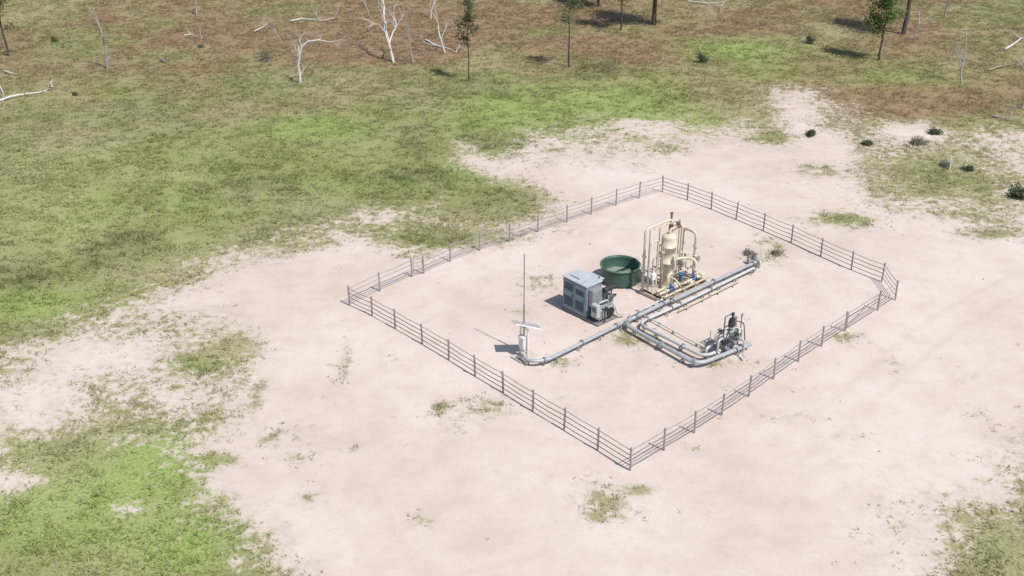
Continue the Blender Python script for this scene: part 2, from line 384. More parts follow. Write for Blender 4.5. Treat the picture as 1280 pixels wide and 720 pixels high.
# ------------------------------------------------------------ fence round the pad
rnd = random.Random(11)
def fence(px, label, zs=(.30,.60,.90,1.22), hp=1.34, first=True, last=True, cat='fence'):
    base = at(*px[0]); t = thing('steel_fence', label, cat, base, 0, None)
    P = [at(*p)-base for p in px]; tops = []
    for i, p in enumerate(P):
        tl = Vector((rnd.uniform(-.04, .04), rnd.uniform(-.04, .04), 0)); tops.append(tl)
        if (i == 0 and not first) or (i == len(P)-1 and not last): continue
        m = MB(); m.tube([p-Vector((0,0,.1)), p+tl+Vector((0,0,hp))], .052, 8); m.disc(p+tl+Vector((0,0,hp+.01)), .06, .025)
        for z in zs: m.disc(p+tl*(z/hp)+Vector((0,0,z)), .064, .05, n=8)
        m.build('post', M['steel'], t)
    for z in zs:
        m = MB(); pts = []
        for i, p in enumerate(P):
            pts.append(p+tops[i]*(z/hp)+Vector((0,0,z)))
            if i < len(P)-1:
                mid = (p+P[i+1])/2+Vector((0,0,z-rnd.uniform(.0,.05))); pts.append(mid)
        m.tube(pts, .023, 6).build('rail', M['steel'], t)
    return t
fence([(437,382),(465,395),(494,411),(528,430),(561,450),(594,470),(629,491),(666,514),(705,538),(747,563),(788,588)], 'steel rail fence along the lower left side of the sandy pad, nearest the solar stand')
fence([(788,588),(830,563),(868,541),(902,519),(936,496),(967,474),(998,452),(1027,433),(1056,414)], 'steel rail fence along the lower right side of the pad, from front corner to gate', first=False)
fence([(1097,388),(1119,375),(1102,352)], 'short angled piece of steel fence at the right hand corner of the pad')
fence([(1102,352),(1064,337),(1026,320),(989,303),(954,288),(920,274),(889,261),(859,250),(828,240)], 'steel rail fence on the far right side of the pad, behind the pipeline ends', first=False)
fence([(828,240),(799,248),(770,257),(739,268),(709,278),(672,290),(637,302),(600,313),(563,327),(530,342)], 'steel rail fence along the far left side of the pad, behind the green tank', first=False)
fence([(515,346),(475,364),(437,382)], 'short run of steel fence joining the left corner of the pad to the left gate', last=False)
def gate(a, b_, label):
    A = at(*a); B = at(*b_); d = B-A; t = thing('farm_gate', label, 'gate', A)
    e = d.normalized(); s0 = e*.12; s1 = d-e*.12; Z = lambda z: Vector((0,0,z))
    m = MB(); m.tube(fillet([s0+Z(.2), s0+Z(1.2), s1+Z(1.2), s1+Z(.2), s0+Z(.2)], .12), .026, 7).build('gate_frame', M['steel'], t)
    for z in (.45,.7,.95):
        MB().tube([s0+Z(z), s1+Z(z)], .018, 6).build('rail', M['steel'], t)
    MB().tube([s0+Z(.22), s1+Z(1.18)], .018, 6).build('brace', M['steel'], t)
gate((1056,414), (1097,388), 'tubular farm gate closing the gap near the right hand corner of the pad')
gate((530,342), (515,346), 'narrow tubular gate in the far left fence, near the left corner')

# ------------------------------------------------------------ flow lines on the sand
EB = R(41.5)
def pipeline(pts, rad, label, m='pipe', nsup=5, fl=(), rise0=None, rise1=None, fr=.7, name='pipeline', cat='pipeline', group=None):
    P = [at(*p) for p in pts]; base = Vector((P[0].x, P[0].y, 0)); P = [p-base for p in P]
    if rise0: P = [P[0]+Vector(q) for q in rise0]+P
    if rise1: P = P+[P[-1]+Vector(q) for q in rise1]
    t = thing(name, label, cat, base, 0, group)
    path = fillet(P, fr, 7)
    MB().tube(path, rad, 12).build('pipe', M[m], t)
    L = [0]
    for i in range(len(path)-1): L.append(L[-1]+(path[i+1]-path[i]).length)
    def pt(f):
        d = f*L[-1]
        for i in range(len(path)-1):
            if L[i+1] >= d:
                u = (d-L[i])/max(L[i+1]-L[i], 1e-6); return path[i].lerp(path[i+1], u), (path[i+1]-path[i]).normalized()
        return path[-1], (path[-1]-path[-2]).normalized()
    for f in fl:
        p, d = pt(f); mm = MB()
        mm.disc(p-d*.035, rad*1.75, .05, d); mm.disc(p+d*.035, rad*1.75, .05, d)
        mm.build('flange', M['mech'], t)
    for k in range(nsup):
        p, d = pt((k+.5)/nsup)
        if p.z > 1.0 or abs(d.z) > .3: continue
        n = Vector((-d.y, d.x, 0)).normalized(); mm = MB(); ang = math.atan2(n.y, n.x); rot = Matrix.Rotation(ang, 3, 'Z')
        mm.box((p.x, p.y, p.z-rad-.035), (rad*2.6, .08, .07), rot)
        for sg in (-1, 1): mm.box((p.x+n.x*sg*rad*1.1, p.y+n.y*sg*rad*1.1, (p.z-rad-.07)/2), (.05, .07, max(p.z-rad-.07, .05)), rot)
        mm.build('support', M['mech'], t)
    return t
z = .38
pipeline([(652,445,z),(664,452,z),(684,450,z),(775,405,z),(812,386,z)], .105, 'long grey pipe running from the solar stand up to the separator', 'pipe', 6, (.18,.45,.72,.97), fr=1.2, rise0=[(-.25,.25,-.25)])
pipeline([(836,376,z),(778,404,z),(872,456,z),(938,430,z)], .125, 'outer grey flow line bending twice around to the right of the wellhead', 'pipe', 7, (.04,.22,.30,.52,.70,.95), fr=.8)
pipeline([(846,382,z),(797,404,z),(880,446,z),(900,438,z)], .10, 'inner pale grey flow line ending at the foot of the wellhead', 'pipel', 5, (.05,.28,.40,.72), fr=.7)
pipeline([(828,374,.62),(788,394,.62),(784,399,.25)], .07, 'thin pale pipe lying above the flow lines beside the grey machine', 'pipel', 2, (.1,.7), fr=.3)
pipeline([(838,377,z),(944,328,z)], .11, 'grey export pipe along the upper side of the bundle running to the far right', 'pipe', 6, (.02,.45,.88), rise1=[(.3,.27,0),(.3,.27,-.5)])
pipeline([(846,382.5,z),(938,337,z)], .095, 'pale export pipe along the lower side of the bundle running to the far right', 'pipel', 5, (.04,.4,.95), rise1=[(.3,.27,0),(.3,.27,-.5)])
pipeline([(848,389,.2),(925,351,.2)], .045, 'thin cream conduit lying beside the pale export pipe', 'creamd', 4, (.5,))
pipeline([(800,391,.2),(862,425,.2),(886,437,.2)], .04, 'thin pale conduit between the two flow lines', 'pipel', 3, (.3,))

def valve(parent, c, ax, r=.13, body='flange', wheel=True, up=(0,0,1), name='valve', wm='dark'):
    c = Vector(c); ax = Vector(ax).normalized(); m = MB()
    m.disc(c-ax*r*1.3, r*1.35, .05, ax); m.disc(c+ax*r*1.3, r*1.35, .05, ax)
    m.lathe([(.001,-r*1.25),(r*.8,-r*1.25),(r*1.15,-r*.5),(r*1.15,r*.5),(r*.8,r*1.25),(.001,r*1.25)], c, 12, ax)
    u = Vector(up); m.tube([c, c+u*r*2.3], r*.45, 8); m.disc(c+u*r*1.3, r*.9, .04, u)
    o = m.build(name, M[body], parent)
    if wheel: MB().wheel(c+u*r*2.4, r*1.5, u, .018).build('handwheel', M[wm], o)
    return o

vb = at(942,332); t = thing('valve_set', 'small set of valves and risers at the far right end of the export pipes', 'valves', vb, EB)
MB().tube(fillet([(0,-.5,0),(0,-.5,.55),(0,.5,.55),(0,.5,0)], .2), .09, 10).build('riser', M['pipel'], t)
valve(t, (0,0,.55), (0,1,0), .13, 'mech'); MB().tube([(.3,.3,0),(.3,.3,1.0)], .03).build('stake', M['white'], t)

# ------------------------------------------------------------ wellhead
wb = at(911,440); t = thing('wellhead', 'grey steel wellhead of stacked valves with a dark drive head on top', 'wellhead', wb, EB)
MB().lathe([(.001,.06),(.7,.06),(.75,0),(.75,-.05)], n=24).build('cellar_slab', M['conc'], t)
m = MB(); m.tube([(0,0,0),(0,0,.7)], .17, 14)
for zz, rr in ((.25,.28),(.34,.28),(.62,.26),(.70,.26)): m.disc((0,0,zz), rr, .06)
m.build('casing_head', M['mech'], t)
m = MB(); m.tube([(0,0,.7),(0,0,1.75)], .10, 12)
for zz in (.98,1.05,1.32,1.40,1.68): m.disc((0,0,zz), .20, .05)
m.box((0,0,1.2), (.3,.3,.22), None, .03); m.build('tubing_spool', M['pipe'], t)
valve(t, (.42,0,.48), (1,0,0), .13, 'mech', up=(0,0,1)); valve(t, (-.42,0,.48), (1,0,0), .13, 'mech', up=(0,0,1)); valve(t, (0,-.45,1.2), (0,1,0), .12, 'flange', up=(0,0,1))
valve(t, (.42,0,1.2), (1,0,0), .12, 'flange', up=(0,-1,0)); valve(t, (-.5,0,1.2), (1,0,0), .12, 'pipel', up=(0,-1,0))
m = MB(); m.box((0,0,1.92), (.30,.34,.38), None, .04); m.tube([(0,0,2.1),(0,0,2.62)], .05, 10); m.disc((0,0,2.16), .17, .06); m.disc((0,0,2.5), .09, .06); m.build('drive_head', M['dark'], t)
m = MB(); m.tube([(.30,.0,1.65),(.30,0,2.2)], .11, 14); m.disc((.30,0,2.21), .13, .05); m.disc((.30,0,1.65), .14, .05); m.box((.16,0,1.68), (.42,.24,.06)); m.build('drive_motor', M['mech'], t)
for x_ in (-.26, .56):
    m = MB(); m.box((x_,.3,1.15), (.06,.06,2.3)); m.build('frame_upright', M['flange'], t)
MB().box((.15,.3,2.3), (.76,.05,.06)).build('frame_crossbar', M['flange'], t)
MB().box((.15,.3,1.6), (.76,.05,.05)).build('frame_crossbar', M['flange'], t)
MB().tube([(-.26,.3,.8),(.56,.3,1.55)], .02, 5).build('frame_brace', M['flange'], t)
MB().tube(fillet([(.6,0,1.2),(1.05,0,1.2),(1.05,0,.38),(1.3,-.3,.38)], .2), .07, 10).build('flow_elbow', M['pipel'], t)
MB().tube(fillet([(0,-.6,1.2),(0,-1.0,1.2),(0,-1.0,.3),(-.2,-1.3,.3)], .2), .06, 10).build('flow_elbow', M['pipel'], t)
MB().tube(fillet([(-.62,0,1.2),(-1.1,0,1.2),(-1.1,0,.38),(-1.1,-.5,.38)], .2), .07, 10).build('flow_elbow', M['pipel'], t)
MB().tube(fillet([(.55,0,.48),(.9,.1,.48),(.9,.5,.48),(.9,.5,0)], .15), .05, 8).build('drain_pipe', M['pipe'], t)
MB().tube(fillet([(-.1,-.1,2.0),(-.5,-.3,2.2),(-.9,-.3,1.2),(-.9,-.4,.2)], .3), .03, 8).build('hydraulic_hose', M['dark'], t)
MB().tube(fillet([(.3,-.1,2.0),(.6,-.4,1.9),(.8,-.4,1.0),(.7,-.6,.2)], .3), .03, 8).build('hydraulic_hose', M['dark'], t)
m = MB(); m.disc((-.02,-.62,1.62), .09, .05, (0,-1,0)); m.tube([(0,-.6,1.3),(-.02,-.6,1.6)], .015); m.build('gauge', M['white'], t)
mb_ = at(893,441); t = thing('pipe_manifold', 'low pale manifold of valves and elbows on the left of the wellhead', 'manifold', mb_, EB)
MB().tube(fillet([(-.8,0,.05),(-.8,0,.62),(.8,0,.62),(.8,0,.05)], .22), .085, 10).build('header_pipe', M['pipel'], t)
MB().tube(fillet([(-.4,-.6,.35),(-.4,-.1,.35),(-.4,-.02,.6)], .15), .07, 10).build('branch_pipe', M['pipe'], t)
MB().tube(fillet([(.4,-.7,.35),(.4,-.1,.35),(.4,-.02,.6)], .15), .07, 10).build('branch_pipe', M['pipe'], t)
MB().tube(fillet([(.1,.1,.6),(.1,.1,1.1),(.7,.1,1.1),(.9,.1,1.2)], .2), .06, 10).build('branch_pipe', M['pipel'], t)
valve(t, (-.35,0,.62), (1,0,0), .11, 'flange'); valve(t, (.3,0,.62), (1,0,0), .11, 'mech'); valve(t, (.4,-.5,.36), (0,1,0), .1, 'mech'); valve(t, (.45,.1,1.1), (1,0,0), .09, 'mech')
MB().box((0,.4,.5), (.26,.18,.5), None, .02).build('instrument_box', M['mech'], t)
MB().tube([(0,.4,0),(0,.4,1.3)], .02).build('conduit', M['flange'], t)
sb = at(925,418); t = thing('sign_post', 'thin dark post standing just behind the wellhead', 'post', sb)
MB().tube([(0,0,0),(0,0,1.4)], .035, 8).build('post', M['flange'], t); MB().box((0,0,1.3), (.26,.03,.2), Matrix.Rotation(.8,3,'Z')).build('plate', M['mech'], t)

# ------------------------------------------------------------ separator
c0 = Vector((10.45,63.25,0)); t = thing('separator_skid', 'cream gas separator skid with an upright vessel and tall looping pipes', 'separator', c0, EB)
m = MB()
for y_ in (-1.05, 1.05): m.box((0,y_,.14), (4.3,.12,.2))
for x_ in (-2.1,-1.0,0,1.0,2.1): m.box((x_,0,.14), (.11,1.98,.18))
m.build('skid_frame', M['creamd'], t)
MB().box((-1.1,0,.255), (1.5,1.9,.02)).build('deck', M['creamd'], t); MB().box((1.4,.3,.255), (1.1,1.2,.02)).build('deck', M['creamd'], t)
V0 = Vector((-.30,.45,0))
def dome(r, z0, up, n=7): return [(max(r*math.cos(a), .001), z0+up*r*.55*math.sin(a)) for a in [math.pi/2*k/n for k in range(n+1)]]
m = MB(); prof = dome(.47, 1.15, -1)[::-1]+[(.47,1.9),(.475,1.9),(.475,1.94),(.47,1.94),(.47,3.0),(.475,3.0),(.475,3.04),(.47,3.04)]+dome(.47, 3.62, 1)
m.lathe(prof, V0, 32); ves = m.build('vessel', M['cream'], t)
m = MB(); m.lathe([(.40,.26),(.42,1.1)], V0, 24); m.lathe([(.52,.27),(.52,.33),(.40,.33)], V0, 24); m.build('skirt', M['cream'], t)
m = MB(); m.tube([V0+Vector((0,-.40,2.4)), V0+Vector((0,-.60,2.4))], .15, 16); m.disc(V0+Vector((0,-.62,2.4)), .21, .06, (0,-1,0)); m.build('manway', M['cream'], ves)
m = MB(); m.tube([V0+Vector((-.45,0,2.7)), V0+Vector((-.72,0,2.7))], .09, 10); m.disc(V0+Vector((-.7,0,2.7)), .16, .05, (1,0,0)); m.build('nozzle', M['cream'], ves)
def pp(name, pts, rad, mt='cream', fr=.28, flg=()):
    o = MB().tube(fillet(pts, fr, 6), rad, 12).build(name, M[mt], t)
    for p, d in flg:
        m = MB(); p = Vector(p); d = Vector(d); m.disc(p-d*.03, rad*1.7, .045, d); m.disc(p+d*.03, rad*1.7, .045, d); m.build('flange', M[mt], o)
    return o
pp('riser_pipe', [(-1.95,1.0,.2),(-1.95,1.0,4.45),(.45,1.0,4.45),(.45,1.0,3.4)], .085, flg=[((-1.95,1.0,.7),(0,0,1)),((-1.95,1.0,2.6),(0,0,1)),((.45,1.0,3.6),(0,0,1))])
pp('riser_pipe', [(-1.95,.55,.4),(-1.95,.55,3.7),(-1.2,.55,3.7),(-1.2,.55,.5)], .065, flg=[((-1.95,.55,1.2),(0,0,1)),((-1.2,.55,1.4),(0,0,1))])
pp('gas_outlet_pipe', [tuple(V0+Vector((0,0,3.85))), tuple(V0+Vector((0,0,4.15))), (.9,.45,4.15),(.9,.45,.5),(1.7,.45,.5)], .075, flg=[((-.3,.45,3.98),(0,0,1)),((.9,.45,2.2),(0,0,1)),((.2,.45,4.15),(1,0,0))])
pp('loop_pipe', [(1.65,.95,2.3),(1.65,.95,3.55),(1.65,-.15,3.55),(1.65,-.15,.45),(2.0,-.9,.45)], .10, fr=.4, flg=[((1.65,-.15,2.6),(0,0,1)),((1.65,-.15,1.1),(0,0,1)),((1.65,.95,2.5),(0,0,1))])
pp('loop_pipe', [(.1,.45,1.9),(1.0,.1,1.9),(1.3,-.55,1.9),(1.3,-.55,.45),(.6,-.8,.45)], .10, fr=.35, flg=[((1.3,-.55,1.2),(0,0,1))])
pp('loop_pipe', [(1.65,.95,2.3),(1.65,.95,.4)], .09)
pp('liquid_outlet_pipe', [tuple(V0+Vector((0,0,.9))), tuple(V0+Vector((0,-.8,.9))), (-.3,-.9,.5),(-.9,-.9,.5)], .06)
pp('meter_run', [(-2.1,-.55,.55),(2.3,-.55,.55)], .095, flg=[((-1.5,-.55,.55),(1,0,0)),((-.6,-.55,.55),(1,0,0)),((.5,-.55,.55),(1,0,0)),((1.9,-.55,.55),(1,0,0))])
pp('meter_run', [(-2.1,-.95,.48),(2.3,-.95,.48)], .07, 'creamd', flg=[((-1.1,-.95,.48),(1,0,0)),((.9,-.95,.48),(1,0,0))])
pp('meter_run', [(-1.9,-.15,.50),(-.9,-.15,.50),(-.9,-.15,1.3),(-.35,0,1.3)], .08, 'cream')
pp('meter_run', [(.2,.05,.5),(.2,.05,1.05),(1.9,.05,1.05),(1.9,.05,.3)], .06, 'cream', .2, flg=[((.8,.05,1.05),(1,0,0))])
pp('thin_conduit', [(2.2,.2,.3),(2.2,.2,1.5),(.9,.3,1.6)], .03, 'white', .15)
pp('thin_conduit', [(-1.2,.9,.3),(-1.2,.9,2.2),(-.6,.6,2.4)], .03, 'pipel', .15)
pp('thin_conduit', [(-.75,.45,1.3),(-.9,.45,1.3),(-.9,.45,3.2),(-.75,.45,3.2)], .03, 'pipel', .1)
valve(t, (.45,1.0,3.95), (0,0,1), .12, 'brown', True, (0,-1,0)); valve(t, (.45,.45,4.15), (1,0,0), .11, 'brown', True)
m = MB(); m.tube([(.45,1.0,4.5),(.45,1.0,4.85)], .07, 10); m.disc((.45,1.0,4.88), .11, .06); m.build('relief_valve', M['brown'], t)
valve(t, (-1.0,-.55,.55), (1,0,0), .13, 'blue', True, wm='blue'); valve(t, (.0,-.55,.55), (1,0,0), .12, 'cream'); valve(t, (1.2,-.55,.55), (1,0,0), .13, 'blue', True, wm='blue')
valve(t, (-.3,-.95,.5), (1,0,0), .1, 'creamd'); valve(t, (1.65,-.15,1.8), (0,0,1), .12, 'cream', True, (0,-1,0)); valve(t, (-1.95,1.0,1.6), (0,0,1), .11, 'cream', True, (-1,0,0)); valve(t, (.9,.45,1.4), (0,0,1), .11, 'cream', True, (0,-1,0))
m = MB(); m.tube([(.25,-.25,.26),(.25,-.25,1.1)], .12, 14); m.disc((.25,-.25,1.12), .2, .1); m.build('actuator', M['blue'], t)
for x_, y_ in ((-1.95,.15),(1.95,.75)):
    m = MB(); m.box((x_,y_,.85), (.07,.07,1.2)); m.box((x_,y_,1.5), (.36,.2,.45), None, .02); m.build('instrument_box', M['white' if x_ < 0 else 'cream'], t)
for x_, y_ in ((-.6,1.0),(-1.5,1.0),(1.25,.95)):
    m = MB(); m.box((x_,y_,2.25), (.07,.07,4.0)); m.build('pipe_stanchion', M['cream'], t)
MB().box((-.15,1.0,4.2), (1.9,.07,.08)).build('stanchion_crossbar', M['cream'], t)
MB().box((.32,1.0,2.9), (1.8,.06,.08)).build('stanchion_crossbar', M['cream'], t)
m = MB()
for y_ in (-.2, .2): m.tube([(-.98,.45+y_,.27),(-.98,.45+y_,3.5)], .022, 6)
for k in range(11): m.tube([(-.98,.25,.5+k*.28),(-.98,.65,.5+k*.28)], .014, 5)
m.build('ladder', M['cream'], t)

# ------------------------------------------------------------ generator / pump machine
g0 = at(703,386); t = thing('generator_set', 'blue grey boxy generator housing with an exposed cluttered grey engine at its right', 'generator', g0, EB)
m = MB(); m.box((.85,-1.55,.09), (1.75,3.1,.14), None, .02); m.build('skid_base', M['flange'], t)
HL = 2.05; HX = 1.3
m = MB(); m.box((HX/2,-HL/2,1.22), (HX,HL,2.1), None, .03); hs = m.build('housing', M['cab'], t)
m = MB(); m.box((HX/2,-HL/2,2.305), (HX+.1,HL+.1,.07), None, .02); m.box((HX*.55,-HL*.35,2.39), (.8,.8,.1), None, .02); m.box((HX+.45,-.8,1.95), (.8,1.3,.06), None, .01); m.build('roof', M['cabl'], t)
for k in range(2):
    y_ = -.53-k*.99
    MB().box((-.012,y_,1.22), (.03,.92,1.92), None, .01).build('door', M['cab'], hs)
    m = MB()
    for q_ in range(9): m.box((-.034,y_,.50+q_*.075), (.04,.74,.035), Matrix.Rotation(.5,3,'Y'))
    m.build('louvre', M['louv'], hs)
    m = MB()
    for q_ in range(5 if k else 7): m.box((-.034,y_,1.55+q_*.075), (.04,.74,.035), Matrix.Rotation(.5,3,'Y'))
    m.build('louvre', M['louv'], hs)
    MB().box((-.045,y_-.38,1.3), (.04,.03,.16)).build('door_handle', M['dark'], hs)
m = MB(); m.box((.6,-HL-.2,1.55), (.9,.36,1.1), None, .02)
for q_ in range(9): m.box((.6,-HL-.395,1.15+q_*.1), (.8,.03,.045))
m.build('radiator', M['mech'], t)
m = MB(); m.box((.85,-2.6,.62), (1.3,.75,.7), None, .06); m.box((.7,-2.55,1.02), (.8,.5,.22), None, .05)
for q_ in range(4): m.box((.35+q_*.28,-2.6,1.16), (.18,.3,.14), None, .03)
m.build('engine', M['mech'], t)
m = MB(); m.tube([(.95,-2.55,1.95),(1.85,-2.55,1.95)], .17, 16); m.disc((1.87,-2.55,1.95), .19, .07, (1,0,0)); m.disc((1.4,-2.55,1.95), .182, .06, (1,0,0)); m.build('air_filter', M['dark'], t)
for x_ in (1.1, 1.7): MB().box((x_,-2.5,1.4), (.05,.08,.85)).build('filter_bracket', M['flange'], t)
m = MB(); m.disc((1.15,-3.02,.62), .30, .10, (0,-1,0), 20); m.disc((1.15,-3.09,.62), .12, .08, (0,-1,0)); m.disc((.75,-3.02,.95), .14, .08, (0,-1,0)); m.build('flywheel', M['dark'], t)
m = MB(); m.box((.12,-2.75,.95), (.3,.5,.85), None, .02); m.build('control_panel', M['cabl'], t)
m = MB(); m.box((-.04,-2.75,1.05), (.02,.34,.3)); m.build('panel_screen', M['louv'], t)
MB().tube(fillet([(1.5,-1.9,1.0),(1.5,-1.6,1.5),(1.5,-1.6,2.45)], .15), .05, 10).build('exhaust_stack', M['flange'], t)
MB().tube(fillet([(1.6,-2.4,.9),(1.6,-2.95,.9),(1.6,-3.2,.35),(2.1,-3.4,.35)], .18), .06, 10).build('suction_pipe', M['pipel'], t)
MB().tube(fillet([(.5,-2.9,1.0),(.5,-3.15,1.0),(.5,-3.15,.2)], .12), .04, 10).build('coolant_hose', M['dark'], t)
MB().tube(fillet([(1.3,-2.7,1.2),(1.9,-2.8,1.5),(2.0,-2.3,1.2),(1.9,-2.2,.3)], .25), .045, 10).build('coolant_hose', M['dark'], t)
MB().tube(fillet([(.3,-2.5,1.1),(.3,-2.9,1.5),(.9,-2.95,1.5),(1.2,-2.7,1.2)], .2), .05, 10).build('intake_pipe', M['pipel'], t)
m = MB(); m.box((1.85,-1.0,.62), (.75,1.0,.9), None, .05); m.tube([(1.85,-1.0,1.07),(1.85,-1.0,1.17)], .08, 10); m.build('fuel_tank', M['cabl'], t)
m = MB(); m.box((1.8,-2.1,.75), (.5,.6,1.1), None, .03); m.build('cooler_box', M['mech'], t)

# ------------------------------------------------------------ green tank
tb = at(775.5,330,1.2); t = thing('green_water_tank', 'round open dark green poly tank between the machine and the separator', 'tank', (tb.x, tb.y, 0), 0)
Rt = 1.29; prof = [(Rt*.93,0),(Rt*.945,.05)]
for k in range(4): z0 = .12+k*.25; prof += [(Rt*.955,z0),(Rt*.97,z0+.05),(Rt*.97,z0+.12),(Rt*.96,z0+.18)]
prof += [(Rt*.97,1.15),(Rt*.97,1.19),(Rt*.93,1.19),(Rt*.915,1.1),(Rt*.90,.1),(.001,.08)]
MB().lathe(prof, n=56).build('wall', M['green'], t)
m = MB(); m.tube([(Rt*math.cos(a), Rt*math.sin(a), 1.19) for a in [2*math.pi*k/56 for k in range(57)]], .05, 8, False); m.build('rim', M['greenl'], t)
MB().lathe([(.001,.42),(Rt*.905,.42)], n=48).build('water', M['water'], t)
m = MB(); m.tube([(Rt*.95,-.2,.15),(Rt*1.25,-.3,.15)], .05, 8); m.disc((Rt*1.02,-.22,.15), .1, .04, (1,-.3,0)); m.build('outlet', M['flange'], t)

# ------------------------------------------------------------ solar stand
s0 = at(655,446); t = thing('solar_stand', 'white instrument stand with a tilted panel and a tall thin aerial mast', 'solar stand', s0, EB)
MB().box((0,0,.05), (1.3,.9,.12), None, .02).build('base_slab', M['conc'], t)
m = MB()
for y_ in (-.3, .3): m.box((0,y_,1.0), (.08,.08,1.9))
m.box((0,0,.35), (.07,.52,.07)); m.box((0,0,1.9), (.07,.52,.07)); m.build('post', M['white'], t)
m = MB(); m.box((-.1,0,1.0), (.28,.42,.75), None, .02); m.box((-.12,0,1.39), (.34,.5,.03)); m.build('cabinet', M['white'], t)
m = MB(); m.box((-.248,0,1.0), (.012,.36,.66)); m.build('cabinet_door', M['white'], t)
Ri = Matrix.Rotation(-EB, 3, 'Z'); nw = (Ri @ Vector((.24,.30,.92))).normalized(); ax_ = Ri @ Vector((1,.25,0)); ax_ = (ax_-nw*ax_.dot(nw)).normalized(); ay_ = nw.cross(ax_)
rot = Matrix((ax_, ay_, nw)).transposed(); pc = Vector((.15,-.1,2.10))
pn = MB().box(pc, (1.65,.95,.06), rot).build('solar_panel', M['white'], t)
m = MB()
for i in (-1, 1):
    for k in range(4): m.box(pc+rot @ Vector((-.59+k*.393, i*.215, .034)), (.36,.40,.010), rot)
m.build('solar_cells', M['solar'], pn)
MB().tube([(0,.0,1.9), tuple(pc)], .05, 8).build('panel_bracket', M['mech'], t)
m = MB(); m.tube([(.3,.35,0),(.3,.35,3.2)], .045, 8); m.tube([(.3,.35,3.2),(.3,.35,hgt(655,446,322))], .028, 8); m.build('aerial_mast', M['flange'], t)
MB().tube([(-.5,-.6,0),(-.5,-.6,1.0)], .035, 8).build('marker_post', M['white'], t)
mp = at(1187,212); t = thing('marker_post', 'small pale marker post standing among low shrubs at the upper right', 'post', mp)
MB().box((0,0,.45), (.1,.1,.9), None, .01).build('post', M['white'], t); MB().box((0,-.06,.78), (.34,.02,.24)).build('plate', M['cabl'], t)

# ------------------------------------------------------------ trees
def limb(m, p, d, L, r0, depth, rg, tips, crook=.18, up=.05, nb=3, spread=.8, nseg=6, taper=.35):
    pts = [p]; rad = [r0]; dd = d.normalized(); kids = []
    for i in range(nseg):
        dd = (dd+Vector((rg.gauss(0,1), rg.gauss(0,1), rg.gauss(0,1)))*crook+Vector((0,0,up))).normalized()
        p = p+dd*L/nseg; f = (i+1)/nseg; pts.append(p); rad.append(r0*(1-f*(1-taper)))
        kids.append((p, dd, rad[-1], f))
    m.tube(pts, rad, 7 if r0 > .05 else 5)
    if depth <= 0: tips.append((p, dd)); tips.append((pts[len(pts)//2], dd)); return
    for k in range(nb):
        j = rg.choice(range(int(nseg*.35), nseg)) if k else nseg-1
        q, qd, qr, f = kids[j]
        o = qd.orthogonal().normalized(); o.rotate(Matrix.Rotation(rg.uniform(0, 6.28), 3, qd))
        nd = (qd+o*spread*rg.uniform(.5, 1.2)).normalized()
        limb(m, q, nd, L*rg.uniform(.45,.72), qr*.72, depth-1, rg, tips, crook, up, nb, spread, max(nseg-1, 3), taper)
def leaves(name, mt, parent, cen, n, size, spread, rg):
    vs = []; fs = []
    for c, rr in cen:
        for _ in range(n):
            p = c+Vector((rg.gauss(0,1), rg.gauss(0,1), rg.gauss(0,.8)))*rr*spread
            a = Vector((rg.gauss(0,1), rg.gauss(0,1), rg.gauss(0,1))).normalized(); b_ = a.orthogonal().normalized()
            s_ = size*rg.uniform(.5, 1.3); i = len(vs)
            vs += [p-a*s_, p+b_*s_*.42, p+a*s_, p-b_*s_*.42]; fs.append((i,i+1,i+2,i+3))
    m = MB(); m.add(vs, fs); return m.build(name, M[mt], parent)
def dead_tree(px, py, top, label, seed, r0=.12, mt='dead', lean=(0,0), depth=2, crook=.16, spread=.8, nb=3, h=None, fr=.55, wide=1.0):
    hh = h or hgt(px, py, top); rg = random.Random(seed); t = thing('dead_tree', label, 'tree', at(px, py)); m = MB(); tips = []
    limb(m, Vector((0,0,-.1)), Vector((lean[0], lean[1], 1)), hh*fr, r0, depth, rg, tips, crook, .06, nb, spread, 7, .55)
    sc = hh/max(max(v[2] for v in m.v), .1); sx = min(sc,1.25)*wide; m.v = [(v[0]*sx, v[1]*sx, v[2]*sc) for v in m.v]
    m.build('trunk', M[mt], t); return t
def leafy_tree(px, py, h, label, seed, r0=.09, mt='bark', lf='leaf', n=26, size=.13, cr=.42, crown0=.3, bl=1.1, nl=14, lean=(0,0), dens=1.0):
    rg = random.Random(seed); t = thing('gum_tree', label, 'tree', at(px, py)); m = MB(); cen = []
    pts = []; p = Vector((0,0,-.1)); ns = 12
    for i in range(ns+1):
        pts.append(p.copy()); p = p+Vector((lean[0]*h/ns+rg.gauss(0,.05), lean[1]*h/ns+rg.gauss(0,.05), (h+.1)/ns))
    m.tube(pts, [r0*(1-.85*i/ns) for i in range(ns+1)], 8)
    for k in range(nl):
        f = crown0+(1-crown0)*(k+.5)/nl; i = min(int(f*ns), ns-1); q = pts[i].lerp(pts[i+1], f*ns-i)
        a = rg.uniform(0, 6.28); L = bl*(1.1-.65*(f-crown0)/(1-crown0))*rg.uniform(.55, 1.2)
        d = Vector((math.cos(a), math.sin(a), rg.uniform(.2, .9))).normalized(); e = [q]
        for s_ in range(4): d = (d+Vector((rg.gauss(0,.15), rg.gauss(0,.15), rg.gauss(.03,.12)))).normalized(); e.append(e[-1]+d*L/4)
        m.tube(e, [r0*.38*(1-f*.5)*(1-.2*s_) for s_ in range(5)], 5)
        if rg.random() < dens:
            cen.append((e[-1], cr*rg.uniform(.6,1.15))); cen.append((e[2], cr*rg.uniform(.4,.8)))
    cen.append((pts[-1], cr*.8))
    m.build('trunk', M[mt], t); leaves('crown', lf, t, cen, n, size, 1, rg); return t
